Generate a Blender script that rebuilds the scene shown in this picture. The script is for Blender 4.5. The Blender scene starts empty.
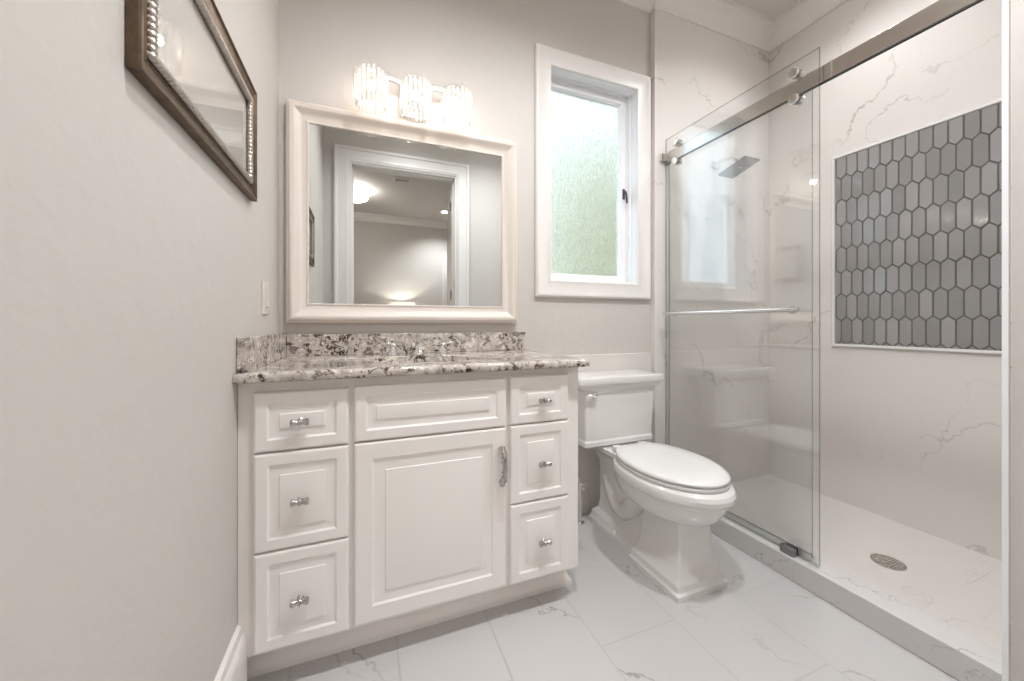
import bpy, bmesh, math, random
from mathutils import Vector, Matrix
random.seed(7)
S = bpy.context.scene
C = S.collection
PI = math.pi

# ------------------------------------------------------------------ camera, world, exposure
EYE = 1.04
cam_d = bpy.data.cameras.new('camera'); cam = bpy.data.objects.new('camera', cam_d); C.objects.link(cam)
cam.location = (0, 0, EYE)
cam.rotation_euler = (PI/2, 0, -0.375456)
cam_d.sensor_fit = 'HORIZONTAL'; cam_d.sensor_width = 36.0
cam_d.lens = 375.78/1024*36.0
cam_d.shift_y = -(340.5-323.18)/1024
cam_d.clip_start = 0.01
S.camera = cam
S.view_settings.view_transform = 'Standard'
S.view_settings.look = 'None'
S.view_settings.exposure = 1.46
S.view_settings.gamma = 1.0
S.view_settings.use_curve_mapping = False
w = bpy.data.worlds.new('overcast_sky'); S.world = w; w.use_nodes = True
w.node_tree.nodes['Background'].inputs[0].default_value = (0.76, 0.89, 1.0, 1)
w.node_tree.nodes['Background'].inputs[1].default_value = 1.45
try:
    S.cycles.max_bounces = 14; S.cycles.diffuse_bounces = 6; S.cycles.glossy_bounces = 6
    S.cycles.transparent_max_bounces = 24; S.cycles.transmission_bounces = 8
    S.cycles.sample_clamp_indirect = 6.0
    S.cycles.use_denoising = True
except Exception:
    pass
BULB = 42.0        # vanity bulbs
FILL_CAN = 42.0         # unseen downlights added as fill in the bathroom
SHOWER_FILL = 17.0  # unseen downlight added to brighten the shower
sun_d = bpy.data.lights.new('sun', 'SUN'); sun = bpy.data.objects.new('sun', sun_d); C.objects.link(sun)
sun_d.energy = 1.2; sun_d.color = (1, .96, .88); sun_d.angle = .02
sun.rotation_euler = (math.radians(33), 0, math.radians(-20)); sun.location = (0, -6, 9)
BED = 8.0          # bedroom ceiling fixture

# ------------------------------------------------------------------ helpers
def loc_of(o):
    v = Vector((0, 0, 0))
    while o is not None:
        v += o.location; o = o.parent
    return v

def obj(name, bm, mat, parent=None, smooth=35, bevel=0, seg=2, subsurf=0, loc=None):
    """link a bmesh (world coordinates) as ONE mesh object"""
    me = bpy.data.meshes.new(name)
    bmesh.ops.recalc_face_normals(bm, faces=bm.faces[:])
    base = loc_of(parent) if parent else (Vector(loc) if loc else Vector((0, 0, 0)))
    bmesh.ops.translate(bm, verts=bm.verts[:], vec=-base)
    bm.to_mesh(me); bm.free()
    o = bpy.data.objects.new(name, me); C.objects.link(o)
    if parent: o.parent = parent
    elif loc: o.location = loc
    mats = mat if isinstance(mat, (list, tuple)) else [mat]
    for m in mats: me.materials.append(m)
    if smooth:
        for p in me.polygons: p.use_smooth = True
        me.set_sharp_from_angle(angle=math.radians(smooth))
    if bevel:
        b = o.modifiers.new('bevel', 'BEVEL'); b.width = bevel; b.segments = seg; b.limit_method = 'ANGLE'
        b.angle_limit = math.radians(40); b.harden_normals = True
    if subsurf:
        s = o.modifiers.new('subsurf', 'SUBSURF'); s.levels = subsurf; s.render_levels = subsurf
    return o

def tag(o, label, cat, group=None, kind=None):
    o['label'] = label; o['category'] = cat
    if group: o['group'] = group
    if kind: o['kind'] = kind
    return o

def thing(name, loc, label, cat, group=None):
    o = bpy.data.objects.new(name, None); C.objects.link(o); o.location = loc
    o.empty_display_size = 0.05
    return tag(o, label, cat, group)

def struct(name, bm, mat, label=None, cat=None, **k):
    o = obj(name, bm, mat, **k); o['kind'] = 'structure'
    if label: o['label'] = label
    if cat: o['category'] = cat
    return o

def B(): return bmesh.new()

def box(bm, x0, x1, y0, y1, z0, z1, mi=0):
    vs = [bm.verts.new((x, y, z)) for x in (x0, x1) for y in (y0, y1) for z in (z0, z1)]
    fs = []
    for q in ((0, 1, 3, 2), (4, 6, 7, 5), (0, 4, 5, 1), (2, 3, 7, 6), (0, 2, 6, 4), (1, 5, 7, 3)):
        f = bm.faces.new([vs[i] for i in q]); f.material_index = mi; fs.append(f)
    return fs

def loft(bm, rings, cap0=True, cap1=True, closed=True, mi=0):
    """rings: lists of equal length of 3-D points"""
    R = [[bm.verts.new(p) for p in r] for r in rings]
    n = len(R[0])
    for a, b in zip(R, R[1:]):
        for i in range(n if closed else n-1):
            j = (i+1) % n
            f = bm.faces.new((a[i], a[j], b[j], b[i])); f.material_index = mi
    if cap0: bm.faces.new(R[0][::-1]).material_index = mi
    if cap1: bm.faces.new(R[-1]).material_index = mi
    return R

def tube(bm, pts, r, n=10, caps=True, mi=0):
    pts = [Vector(p) for p in pts]
    rs = r if isinstance(r, (list, tuple)) else [r]*len(pts)
    rings = []; prev = None
    for i, p in enumerate(pts):
        t = (pts[min(i+1, len(pts)-1)]-pts[max(i-1, 0)]).normalized()
        if prev is None:
            u = t.orthogonal().normalized()
        else:
            u = (prev - t*prev.dot(t)).normalized()
        prev = u; v = t.cross(u)
        rings.append([p+(u*math.cos(2*PI*k/n)+v*math.sin(2*PI*k/n))*rs[i] for k in range(n)])
    loft(bm, rings, caps, caps, mi=mi)

def lathe(bm, prof, c, axis='z', n=32, mi=0, caps=True):
    """prof: (radius, height along the axis) from the point c"""
    rings = []
    for r, h in prof:
        ring = []
        for k in range(n):
            a = 2*PI*k/n; p, q = max(r, 1e-4)*math.cos(a), max(r, 1e-4)*math.sin(a)
            d = {'z': (p, q, h), 'y': (p, h, q), 'x': (h, p, q)}[axis]
            ring.append((c[0]+d[0], c[1]+d[1], c[2]+d[2]))
        rings.append(ring)
    loft(bm, rings, caps, caps, mi=mi)

PLANES = {  # (u, v, height over the plane) -> world
    'back':  lambda P: (lambda u, v, d: (u, P-d, v)),      # looks toward -y
    'front': lambda P: (lambda u, v, d: (u, P+d, v)),      # looks toward +y
    'left':  lambda P: (lambda u, v, d: (P+d, u, v)),      # looks toward +x
    'right': lambda P: (lambda u, v, d: (P-d, u, v)),      # looks toward -x
}
def rect_rings(bm, f, u0, u1, v0, v1, prof, cap_first=False, cap_last=False, loop=False, skip_bottom=False, mi=0):
    """rings round a rectangle, prof = (inset, height); mitred corners"""
    R = []
    for t, d in prof:
        b = 0 if skip_bottom else t
        R.append([bm.verts.new(f(*p)) for p in ((u0+t, v0+b, d), (u1-t, v0+b, d), (u1-t, v1-t, d), (u0+t, v1-t, d))])
    pairs = list(zip(R, R[1:])) + ([(R[-1], R[0])] if loop else [])
    for a, b in pairs:
        for i in range(4):
            if skip_bottom and i == 0: continue
            j = (i+1) % 4
            bm.faces.new((a[i], a[j], b[j], b[i])).material_index = mi
    if cap_first: bm.faces.new(R[0][::-1]).material_index = mi
    if cap_last: bm.faces.new(R[-1]).material_index = mi

def arc(c, r, a0, a1, n, f):
    return [f(c[0]+r*math.cos(a0+(a1-a0)*i/n), c[1]+r*math.sin(a0+(a1-a0)*i/n)) for i in range(n+1)]

# ------------------------------------------------------------------ materials
def mat(name):
    m = bpy.data.materials.new(name); m.use_nodes = True
    return m, m.node_tree.nodes, m.node_tree.links, m.node_tree.nodes['Principled BSDF']

def N(nt, kind, **k):
    n = nt.nodes.new(kind)
    for a, v in k.items():
        if a.startswith('i_'): n.inputs[a[2:].replace('_', ' ')].default_value = v
        else: setattr(n, a, v)
    return n

def lin(*c):
    return tuple((x/255/12.92 if x/255 <= .04045 else ((x/255+.055)/1.055)**2.4) for x in c)+(1,)

def math_n(nt, op, a, b=None, clamp=False):
    n = nt.nodes.new('ShaderNodeMath'); n.operation = op; n.use_clamp = clamp
    for i, x in enumerate((a, b)):
        if x is None: continue
        if isinstance(x, (int, float)): n.inputs[i].default_value = x
        else: nt.links.new(x, n.inputs[i])
    return n.outputs[0]

def mixc(nt, fac, a, b):
    n = nt.nodes.new('ShaderNodeMix'); n.data_type = 'RGBA'
    for s, x in ((n.inputs[0], fac), (n.inputs[6], a), (n.inputs[7], b)):
        if isinstance(x, (int, float)): s.default_value = x
        elif isinstance(x, tuple): s.default_value = x
        else: nt.links.new(x, s)
    return n.outputs[2]

def paint(name, col, rough=.5, bump=0.0, scale=60, var=0.02, coat=0, detail=3):
    m, n, l, p = mat(name); nt = m.node_tree
    geo = N(nt, 'ShaderNodeNewGeometry')
    no = N(nt, 'ShaderNodeTexNoise', i_Scale=scale, i_Detail=detail)
    l.new(geo.outputs['Position'], no.inputs['Vector'])
    lo = tuple(c*(1-var) for c in col[:3])+(1,)
    l.new(mixc(nt, no.outputs[0], lo, col), p.inputs['Base Color'])
    p.inputs['Roughness'].default_value = rough
    p.inputs['Coat Weight'].default_value = coat
    p.inputs['Coat Roughness'].default_value = .05
    if bump:
        b = N(nt, 'ShaderNodeBump', i_Strength=bump, i_Distance=.004)
        l.new(no.outputs[0], b.inputs['Height']); l.new(b.outputs[0], p.inputs['Normal'])
    return m

def metal(name, col, rough=.12, scale=200, bump=.02):
    m, n, l, p = mat(name); nt = m.node_tree
    p.inputs['Metallic'].default_value = 1; p.inputs['Base Color'].default_value = col
    geo = N(nt, 'ShaderNodeNewGeometry'); no = N(nt, 'ShaderNodeTexNoise', i_Scale=scale, i_Detail=2)
    l.new(geo.outputs['Position'], no.inputs['Vector'])
    r = math_n(nt, 'MULTIPLY_ADD', no.outputs[0], .1); nt.nodes[-1].inputs[2].default_value = rough-.05
    l.new(r, p.inputs['Roughness'])
    return m

def tile(name, base, vein, bw, rh, ax, off=(0, 0), rough=.12, mlo=.50, grout=None, mortar=.0016, stagger=.5, vein_amt=.55, vscale=1.0, gamt=.5):
    """polished marble-look porcelain; ax = the two world axes that carry the grid"""
    m, n, l, p = mat(name); nt = m.node_tree
    geo = N(nt, 'ShaderNodeNewGeometry'); sep = N(nt, 'ShaderNodeSeparateXYZ'); l.new(geo.outputs['Position'], sep.inputs[0])
    cmb = N(nt, 'ShaderNodeCombineXYZ')
    l.new(math_n(nt, 'ADD', sep.outputs[ax[0]], off[0]), cmb.inputs[0]); l.new(math_n(nt, 'ADD', sep.outputs[ax[1]], off[1]), cmb.inputs[1])
    br = N(nt, 'ShaderNodeTexBrick', offset=stagger, squash=1.0)
    for k, v in (('Color1', (0, 0, 0, 1)), ('Color2', (1, 1, 1, 1)), ('Mortar', (.5, .5, .5, 1)), ('Scale', 1.0), ('Mortar Size', mortar), ('Mortar Smooth', .2), ('Bias', 0.0), ('Brick Width', bw), ('Row Height', rh)):
        br.inputs[k].default_value = v
    l.new(cmb.outputs[0], br.inputs['Vector'])
    rnd = N(nt, 'ShaderNodeRGBToBW'); l.new(br.outputs['Color'], rnd.inputs[0])
    wv = math_n(nt, 'MULTIPLY', rnd.outputs[0], 17.0)
    def ridge(nv, freq, width, amp, add):      # long thin wandering cracks along one direction
        dp = N(nt, 'ShaderNodeVectorMath', operation='DOT_PRODUCT'); dp.inputs[1].default_value = nv; l.new(geo.outputs['Position'], dp.inputs[0])
        no = N(nt, 'ShaderNodeTexNoise', noise_dimensions='4D', i_Scale=1.5*vscale, i_Detail=7, i_Roughness=.58)
        l.new(geo.outputs['Position'], no.inputs['Vector']); l.new(math_n(nt, 'ADD', wv, add), no.inputs['W'])
        t = math_n(nt, 'ADD', math_n(nt, 'MULTIPLY', dp.outputs['Value'], freq*vscale), math_n(nt, 'MULTIPLY', no.outputs[0], amp))
        t = math_n(nt, 'ADD', t, math_n(nt, 'MULTIPLY', wv, .37))
        a = math_n(nt, 'ABSOLUTE', math_n(nt, 'SUBTRACT', math_n(nt, 'FRACT', t), .5))
        return math_n(nt, 'SUBTRACT', 1.0, math_n(nt, 'DIVIDE', a, width), True)
    def mask(scale, lo, add):
        no = N(nt, 'ShaderNodeTexNoise', noise_dimensions='4D', i_Scale=scale, i_Detail=2)
        l.new(geo.outputs['Position'], no.inputs['Vector']); l.new(math_n(nt, 'ADD', wv, add), no.inputs['W'])
        return math_n(nt, 'MULTIPLY', math_n(nt, 'SUBTRACT', no.outputs[0], lo), 6.0, True)
    v1 = math_n(nt, 'MULTIPLY', ridge((.62, .42, .72), 1.9, .015, 2.0, 0.0), mask(1.7*vscale, mlo-.05, 3.0))
    v2 = math_n(nt, 'MULTIPLY', ridge((.35, .70, .45), 2.3, .012, 2.6, 7.0), mask(2.2*vscale, mlo, 9.0))
    cloud = N(nt, 'ShaderNodeTexNoise', i_Scale=1.7*vscale, i_Detail=4)
    l.new(geo.outputs['Position'], cloud.inputs['Vector'])
    v = math_n(nt, 'MULTIPLY', math_n(nt, 'MAXIMUM', v1, v2), vein_amt)
    c = mixc(nt, math_n(nt, 'MULTIPLY', cloud.outputs[0], .35), base, tuple(x*.9 for x in base[:3])+(1,))
    c = mixc(nt, v, c, vein)
    g = grout or tuple(x*.72 for x in base[:3])+(1,)
    c = mixc(nt, math_n(nt, 'MULTIPLY', br.outputs['Fac'], gamt), c, g)
    l.new(c, p.inputs['Base Color'])
    l.new(math_n(nt, 'MULTIPLY_ADD', br.outputs['Fac'], .4), p.inputs['Roughness']); nt.nodes[-1].inputs[2].default_value = rough
    b = N(nt, 'ShaderNodeBump', i_Strength=.25, i_Distance=.001); b.invert = True
    l.new(br.outputs['Fac'], b.inputs['Height']); l.new(b.outputs[0], p.inputs['Normal'])
    return m

def thin_glass(name, tint, rough=0.0, base_r=.045, streak=False):
    """clear pane: see-through with Fresnel-like reflection"""
    m = bpy.data.materials.new(name); m.use_nodes = True; nt = m.node_tree; nt.nodes.clear(); l = nt.links
    out = N(nt, 'ShaderNodeOutputMaterial'); tr = N(nt, 'ShaderNodeBsdfTransparent'); gl = N(nt, 'ShaderNodeBsdfGlossy')
    tr.inputs[0].default_value = tint; gl.inputs['Roughness'].default_value = rough
    lw = N(nt, 'ShaderNodeLayerWeight', i_Blend=.5)
    f = math_n(nt, 'POWER', lw.outputs['Facing'], 5.0)
    f = math_n(nt, 'MULTIPLY_ADD', f, 1-base_r); nt.nodes[-1].inputs[2].default_value = base_r
    mx = N(nt, 'ShaderNodeMixShader'); l.new(f, mx.inputs[0]); l.new(tr.outputs[0], mx.inputs[1]); l.new(gl.outputs[0], mx.inputs[2])
    l.new(mx.outputs[0], out.inputs[0])
    return m

def emit(name, col, strength):
    m = bpy.data.materials.new(name); m.use_nodes = True; nt = m.node_tree; nt.nodes.clear()
    out = N(nt, 'ShaderNodeOutputMaterial'); e = N(nt, 'ShaderNodeEmission')
    e.inputs[0].default_value = col; e.inputs[1].default_value = strength
    nt.links.new(e.outputs[0], out.inputs[0]); return m

M = {}
M['wall'] = paint('wall_paint', lin(203, 198, 193), .55, .4, 22, .015, detail=5)
M['ceil'] = paint('ceiling_paint', lin(214, 210, 206), .7, .15, 60, .01)
M['trim'] = paint('white_trim_paint', lin(228, 224, 221), .32, 0, 8, .01)
M['cab'] = paint('cabinet_lacquer', lin(240, 236, 233), .35, 0, 6, .01)
M['mframe'] = paint('mirror_frame_lacquer', lin(220, 211, 203), .3, 0, 8, .01)
M['vinyl'] = paint('white_vinyl', lin(238, 240, 242), .3, 0, 8, .01)
M['porc'] = paint('porcelain', lin(228, 226, 224), .08, 0, 5, .005, coat=.6)
M['seat'] = paint('seat_plastic', lin(226, 225, 224), .14, 0, 5, .005)
M['plate'] = paint('ivory_plastic', lin(214, 206, 198), .35, 0, 10, .01)
M['chrome'] = metal('chrome', (.80, .79, .78, 1), .10)
M['nickel'] = metal('polished_nickel', (.70, .65, .60, 1), .2)
M['pewter'] = metal('pewter', (.50, .48, .46, 1), .2)
M['alu'] = metal('brushed_aluminium', (.86, .86, .85, 1), .4)
M['gunmetal'] = metal('gunmetal', (.36, .36, .37, 1), .2)
M['dark_metal'] = metal('dark_metal', (.10, .10, .11, 1), .3)
M['mirror'] = metal('mirror_silver', (.77, .80, .80, 1), .0)
for nd in M['mirror'].node_tree.nodes:
    if nd.type == 'MATH': nd.inputs[1].default_value = 0; nd.inputs[2].default_value = 0
M['matte_black'] = paint('matte_black_surface', lin(35, 33, 32), .6)
M['floor'] = tile('floor_marble_tile', lin(194, 192, 191), lin(140, 130, 120), .61, .305, (1, 0), (.202, .206), rough=.16, stagger=.5, mlo=.46, vein_amt=.75, mortar=.003, gamt=.75)
M['tile_back'] = tile('shower_back_tile', lin(222, 217, 213), lin(132, 118, 104), 1.22, .61, (2, 0), (0, -1.836+1.22), rough=.09, stagger=.5, mlo=.50, vein_amt=.6, gamt=.25)
M['tile_right'] = tile('shower_side_tile', lin(222, 217, 213), lin(132, 118, 104), 1.22, .61, (2, 1), (.3, -.985+1.22), rough=.09, stagger=.5, mlo=.49, vein_amt=.6, gamt=.25)
M['tile_curb'] = tile('curb_tile', lin(206, 204, 202), lin(120, 110, 102), 6.0, 6.0, (1, 0), (2, 2), rough=.1, mlo=.46, vein_amt=.6, vscale=3.2, gamt=0)
M['tile_pan'] = tile('shower_floor_tile', lin(213, 208, 204), lin(150, 134, 120), .203, .203, (1, 0), (.1, .05), rough=.25, stagger=.5, vein_amt=.5, gamt=.32, mortar=.0025, grout=lin(160, 148, 138))
M['glass'] = thin_glass('shower_glass', (.988, .993, .991, 1), 0, .095)
M['glass_edge'] = thin_glass('glass_edge_green', (.50, .57, .55, 1), 0, .10)
M['pic_glass'] = thin_glass('picture_glass', (.98, .98, .98, 1), 0, .05)
M['bulb'] = emit('warm_bulb', (1, .88, .76, 1), BULB)
M['can'] = emit('downlight_diffuser', (1, .965, .935, 1), 14.0)
M['bedlight'] = emit('ceiling_light_diffuser', (1, .93, .86, 1), BED)
M['leaf'] = paint('hedge_leaves', lin(150, 150, 112), .6, .4, 9, .5, detail=8)
M['bounce_ground'] = paint('pale_bounce_ground', lin(206, 204, 192), .8, .2, 12, .4)  # kept pale so the unseen ground bounces daylight up to the window
M['carpet'] = paint('bedroom_floor', lin(206, 196, 184), .8, .2, 90, .2)
M['wood'] = paint('dark_wood', lin(90, 66, 48), .4, .05, 30, .25)

# crystal of the vanity shades: clear, glossy, with a little milky scatter
def crystal():
    m = thin_glass('ribbed_crystal', (.97, .97, .97, 1), .03, .14); nt = m.node_tree; l = nt.links
    mx = [n for n in nt.nodes if n.type == 'MIX_SHADER'][0]; out = [n for n in nt.nodes if n.type == 'OUTPUT_MATERIAL'][0]
    d = N(nt, 'ShaderNodeBsdfTranslucent'); d.inputs[0].default_value = (.95, .94, .92, 1)
    d2 = N(nt, 'ShaderNodeBsdfDiffuse'); d2.inputs[0].default_value = (.9, .89, .87, 1)
    dm = N(nt, 'ShaderNodeMixShader'); dm.inputs[0].default_value = .4; l.new(d.outputs[0], dm.inputs[1]); l.new(d2.outputs[0], dm.inputs[2])
    tr = [n for n in nt.nodes if n.type == 'BSDF_TRANSPARENT'][0]; lw = [n for n in nt.nodes if n.type == 'LAYER_WEIGHT'][0]
    l.new(mixc(nt, math_n(nt, 'POWER', lw.outputs['Facing'], 1.6), (.98, .98, .98, 1), (.58, .57, .56, 1)), tr.inputs[0])
    m2 = N(nt, 'ShaderNodeMixShader'); m2.inputs[0].default_value = .10
    l.new(mx.outputs[0], m2.inputs[1]); l.new(dm.outputs[0], m2.inputs[2]); l.new(m2.outputs[0], out.inputs[0])
    return m
M['crystal'] = crystal()

def rain_glass():
    m, n, l, p = mat('rain_glass'); nt = m.node_tree
    geo = N(nt, 'ShaderNodeNewGeometry')
    mp = N(nt, 'ShaderNodeMapping'); mp.inputs['Scale'].default_value = (1, 1, .35); l.new(geo.outputs['Position'], mp.inputs[0])
    no = N(nt, 'ShaderNodeTexNoise', i_Scale=95.0, i_Detail=4, i_Distortion=1.2, i_Roughness=.65); l.new(mp.outputs[0], no.inputs['Vector'])
    b = N(nt, 'ShaderNodeBump', i_Strength=1.0, i_Distance=.012); l.new(no.outputs[0], b.inputs['Height'])
    l.new(b.outputs[0], p.inputs['Normal'])
    p.inputs['Transmission Weight'].default_value = 1.0
    p.inputs['Roughness'].default_value = .3; p.inputs['IOR'].default_value = 1.3
    mr = N(nt, 'ShaderNodeMapRange', clamp=True); mr.inputs[1].default_value = .38; mr.inputs[2].default_value = .6; l.new(no.outputs[0], mr.inputs[0])
    l.new(mixc(nt, mr.outputs[0], (.70, .73, .72, 1), (.99, 1.0, .99, 1)), p.inputs['Base Color'])
    return m
M['rain'] = rain_glass()

def granite():
    m, n, l, p = mat('speckled_granite'); nt = m.node_tree
    geo = N(nt, 'ShaderNodeNewGeometry')
    def noise(scale, detail=4, dist=0.0, rough=.6):
        t = N(nt, 'ShaderNodeTexNoise', i_Scale=scale, i_Detail=detail, i_Distortion=dist, i_Roughness=rough); l.new(geo.outputs['Position'], t.inputs['Vector']); return t.outputs[0]
    def ramp(x, a, b):
        r = N(nt, 'ShaderNodeMapRange', clamp=True); r.inputs[1].default_value = a; r.inputs[2].default_value = b; l.new(x, r.inputs[0]); return r.outputs[0]
    c = mixc(nt, ramp(noise(30), .35, .65), lin(204, 196, 188), lin(174, 164, 156))
    c = mixc(nt, ramp(noise(55, 5, .5), .55, .62), c, lin(226, 218, 210))
    c = mixc(nt, ramp(noise(36, 6, .8), .56, .60), c, lin(132, 122, 118))
    c = mixc(nt, math_n(nt, 'MULTIPLY', ramp(noise(58, 5, .6), .55, .58), ramp(noise(9, 2), .42, .55)), c, lin(88, 70, 58))
    c = mixc(nt, math_n(nt, 'MULTIPLY', ramp(noise(46, 5, .7), .55, .585), ramp(noise(7, 3), .47, .58)), c, lin(34, 28, 26))
    l.new(c, p.inputs['Base Color']); p.inputs['Roughness'].default_value = .1
    return m
M['granite'] = granite()

def frame_metal():
    m, n, l, p = mat('aged_bronze_frame'); nt = m.node_tree
    geo = N(nt, 'ShaderNodeNewGeometry'); no = N(nt, 'ShaderNodeTexNoise', i_Scale=45.0, i_Detail=5); l.new(geo.outputs['Position'], no.inputs['Vector'])
    l.new(mixc(nt, no.outputs[0], lin(62, 50, 40), lin(128, 108, 90)), p.inputs['Base Color'])
    p.inputs['Metallic'].default_value = .75; p.inputs['Roughness'].default_value = .36
    return m
M['bronze'] = frame_metal()
M['silver'] = metal('antique_silver', (.52, .48, .44, 1), .32)

def picket():
    m, n, l, p = mat('grey_glazed_picket'); nt = m.node_tree
    geo = N(nt, 'ShaderNodeNewGeometry'); no = N(nt, 'ShaderNodeTexNoise', i_Scale=7.0, i_Detail=2); l.new(geo.outputs['Position'], no.inputs['Vector'])
    isl = geo.outputs['Random Per Island']
    a = mixc(nt, isl, lin(134, 132, 130), lin(152, 150, 149))
    l.new(a, p.inputs['Base Color']); p.inputs['Roughness'].default_value = .05
    p.inputs['Coat Weight'].default_value = 1.0; p.inputs['Coat Roughness'].default_value = .02
    no2 = N(nt, 'ShaderNodeTexNoise', i_Scale=28.0, i_Detail=1); l.new(geo.outputs['Position'], no2.inputs['Vector'])
    b = N(nt, 'ShaderNodeBump', i_Strength=.12, i_Distance=.003); l.new(no2.outputs[0], b.inputs['Height']); l.new(b.outputs[0], p.inputs['Normal'])
    return m
M['picket'] = picket()
M['grout'] = paint('dark_grout', lin(98, 92, 86), .8, .1, 200)

def art():
    m, n, l, p = mat('pale_print'); nt = m.node_tree
    geo = N(nt, 'ShaderNodeNewGeometry'); no = N(nt, 'ShaderNodeTexNoise', i_Scale=5.0, i_Detail=6, i_Distortion=.6); l.new(geo.outputs['Position'], no.inputs['Vector'])
    l.new(mixc(nt, no.outputs[0], lin(205, 198, 190), lin(226, 222, 216)), p.inputs['Base Color']); p.inputs['Roughness'].default_value = .7
    return m
M['art'] = art()

# ------------------------------------------------------------------ key dimensions
D = 1.768       # painted back wall
DT = 1.728      # tiled back wall of the shower
XL, XR = -0.323, 2.55
CEIL = 3.0
XC = 1.606      # room face of the curb
YN = 0.455      # tiled near wall of the shower
YD = -0.061     # bathroom face of the door wall
YB = -3.75      # far bedroom wall

# ------------------------------------------------------------------ structure
bm = B(); box(bm, XL-.12, XC+.003, YD-.13, D+.12, -.1, 0); struct('floor', bm, M['floor'])
bm = B(); box(bm, XC+.003, XR+.12, .33, D+.12, -.1, .018); struct('floor_shower', bm, M['tile_pan'])
bm = B(); box(bm, XL-.12, XR+.12, YD-.13, D+.12, CEIL, CEIL+.1); struct('ceiling', bm, M['ceil'])
bm = B(); box(bm, XL-.12, XL, YD-.13, D+.12, 0, CEIL); struct('wall_left', bm, M['wall'])
WX0, WX1, WZ0, WZ1 = .885, 1.482, 1.247, 2.398      # window opening
bm = B()
box(bm, XL, WX0, D, D+.12, 0, CEIL); box(bm, WX1, XR, D, D+.12, 0, CEIL)
box(bm, WX0, WX1, D, D+.12, 0, WZ0); box(bm, WX0, WX1, D, D+.12, WZ1, CEIL)
struct('wall_back', bm, M['wall'])
bm = B(); box(bm, 1.575, XR, DT, D, .018, CEIL); struct('wall_shower_back', bm, M['tile_back'], bevel=.003)
bm = B(); box(bm, XR, XR+.12, .33, D+.12, .018, CEIL); struct('wall_right', bm, M['tile_right'])
bm = B(); box(bm, XC, XR+.12, YD-.13, YN-.012, 0, CEIL); struct('wall_stub', bm, M['wall'])
bm = B(); box(bm, XC+.0005, XR, YN-.012, YN, 0, CEIL); struct('wall_shower_near', bm, M['tile_back'])
bm = B(); box(bm, XC-.008, XC+.0004, YN-.0090, YN+.0035, .0005, CEIL-.14); struct('trim_4', bm, M['vinyl'], bevel=.002)
# tiled wainscot behind the toilet
bm = B(); box(bm, .76, 1.575, D-.012, D, 0, .868); struct('wall_wainscot', bm, M['tile_back'], bevel=.003)
# door wall
OX0, OX1, OZ = -.096, .814, 2.436
bm = B()
box(bm, XL, OX0-.02, YD-.13, YD, 0, CEIL); box(bm, OX1+.02, XC, YD-.13, YD, 0, CEIL); box(bm, OX0-.02, OX1+.02, YD-.13, YD, OZ+.02, CEIL)
struct('wall_front', bm, M['wall'])
# shower curb
bm = B(); box(bm, XC, 1.716, YN, DT, 0, .09); struct('trim_1', bm, M['tile_curb'], 'marble tiled curb of the shower', bevel=.004)
# crown moulding
CP = [(0, 2.868), (.010, 2.868), (.012, 2.882), (.024, 2.890), (.042, 2.905), (.060, 2.928), (.072, 2.955), (.080, 2.972), (.092, 2.976), (.094, CEIL)]
def crown(bm, path, inward):
    """path of wall corners, inward = offset directions of each corner (per unit of projection)"""
    rings = [[(p[0]+d[0]*t, p[1]+d[1]*t, z) for t, z in CP] + [(p[0], p[1], CEIL)] for p, d in zip(path, inward)]
    loft(bm, rings, True, True)
bm = B()
crown(bm, [(XL, YD), (XL, D), (1.575, D), (1.575, DT), (XR, DT), (XR, YN), (XC, YN), (XC, YD)],
      [(1, 1), (1, -1), (-1, -1), (-1, -1), (-1, -1), (-1, 1), (-1, 1), (-1, 1)])
struct('trim_2', bm, M['trim'], smooth=25)
# baseboard of the left wall
BP = [(0, 0), (.022, 0), (.022, .165), (.019, .176), (.012, .186), (.009, .205), (0, .212)]
bm = B(); loft(bm, [[(XL+t, y, z) for t, z in BP] for y in (YD, 1.238)]); struct('baseboard_left', bm, M['trim'], smooth=25)
bm = B(); loft(bm, [[(XC-t, y, z) for t, z in BP] for y in (YD, .40)]); struct('baseboard_right', bm, M['trim'], smooth=25)
# window: casing, jamb, sash, pane, latch
w1 = bpy.data.objects.new('window_1', None); C.objects.link(w1); w1.location = (1.193, D, WZ0); w1['kind'] = 'structure'
bm = B(); rect_rings(bm, PLANES['back'](D), .822, 1.565, 1.177, 2.482, [(0, 0), (0, .016), (.004, .022), (.010, .025), (.016, .0245), (.024, .021), (.040, .017), (.060, .0145), (.074, .014), (.078, .0155), (.086, .0155), (.091, .013), (.091, 0)], loop=True)
obj('window_casing', bm, M['trim'], w1, smooth=25)
bm = B()
rect_rings(bm, PLANES['back'](D), WX0, WX1, WZ0, WZ1, [(0, .0), (.008, .0), (.008, -.05), (.016, -.05), (.016, -.07), (.022, -.07), (.022, -.118), (0, -.118)], loop=True)
obj('window_jamb', bm, M['vinyl'], w1, smooth=0)
SX0, SX1, SZ0, SZ1 = .908, 1.456, 1.270, 2.376
bm = B(); rect_rings(bm, PLANES['back'](D), SX0, SX1, SZ0, SZ1, [(0, -.1), (0, -.072), (.004, -.068), (.036, -.068), (.046, -.08), (.046, -.1)], loop=True)
obj('window_sash', bm, M['vinyl'], w1, smooth=0)
bm = B(); box(bm, SX0+.042, SX1-.042, D+.085, D+.091, SZ0+.042, SZ1-.042); obj('window_pane', bm, M['rain'], w1, smooth=0)
bm = B()
box(bm, 1.428, 1.442, D+.060, D+.068, 1.775, 1.835); tube(bm, [(1.435, D+.06, 1.815), (1.435, D+.048, 1.816), (1.435, D+.042, 1.80), (1.437, D+.040, 1.765), (1.443, D+.043, 1.745)], [.006, .006, .007, .006, .004], 8)
o = obj('window_latch', bm, M['dark_metal'], w1, bevel=.002); o['label'] = 'dark metal casement latch'

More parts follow.
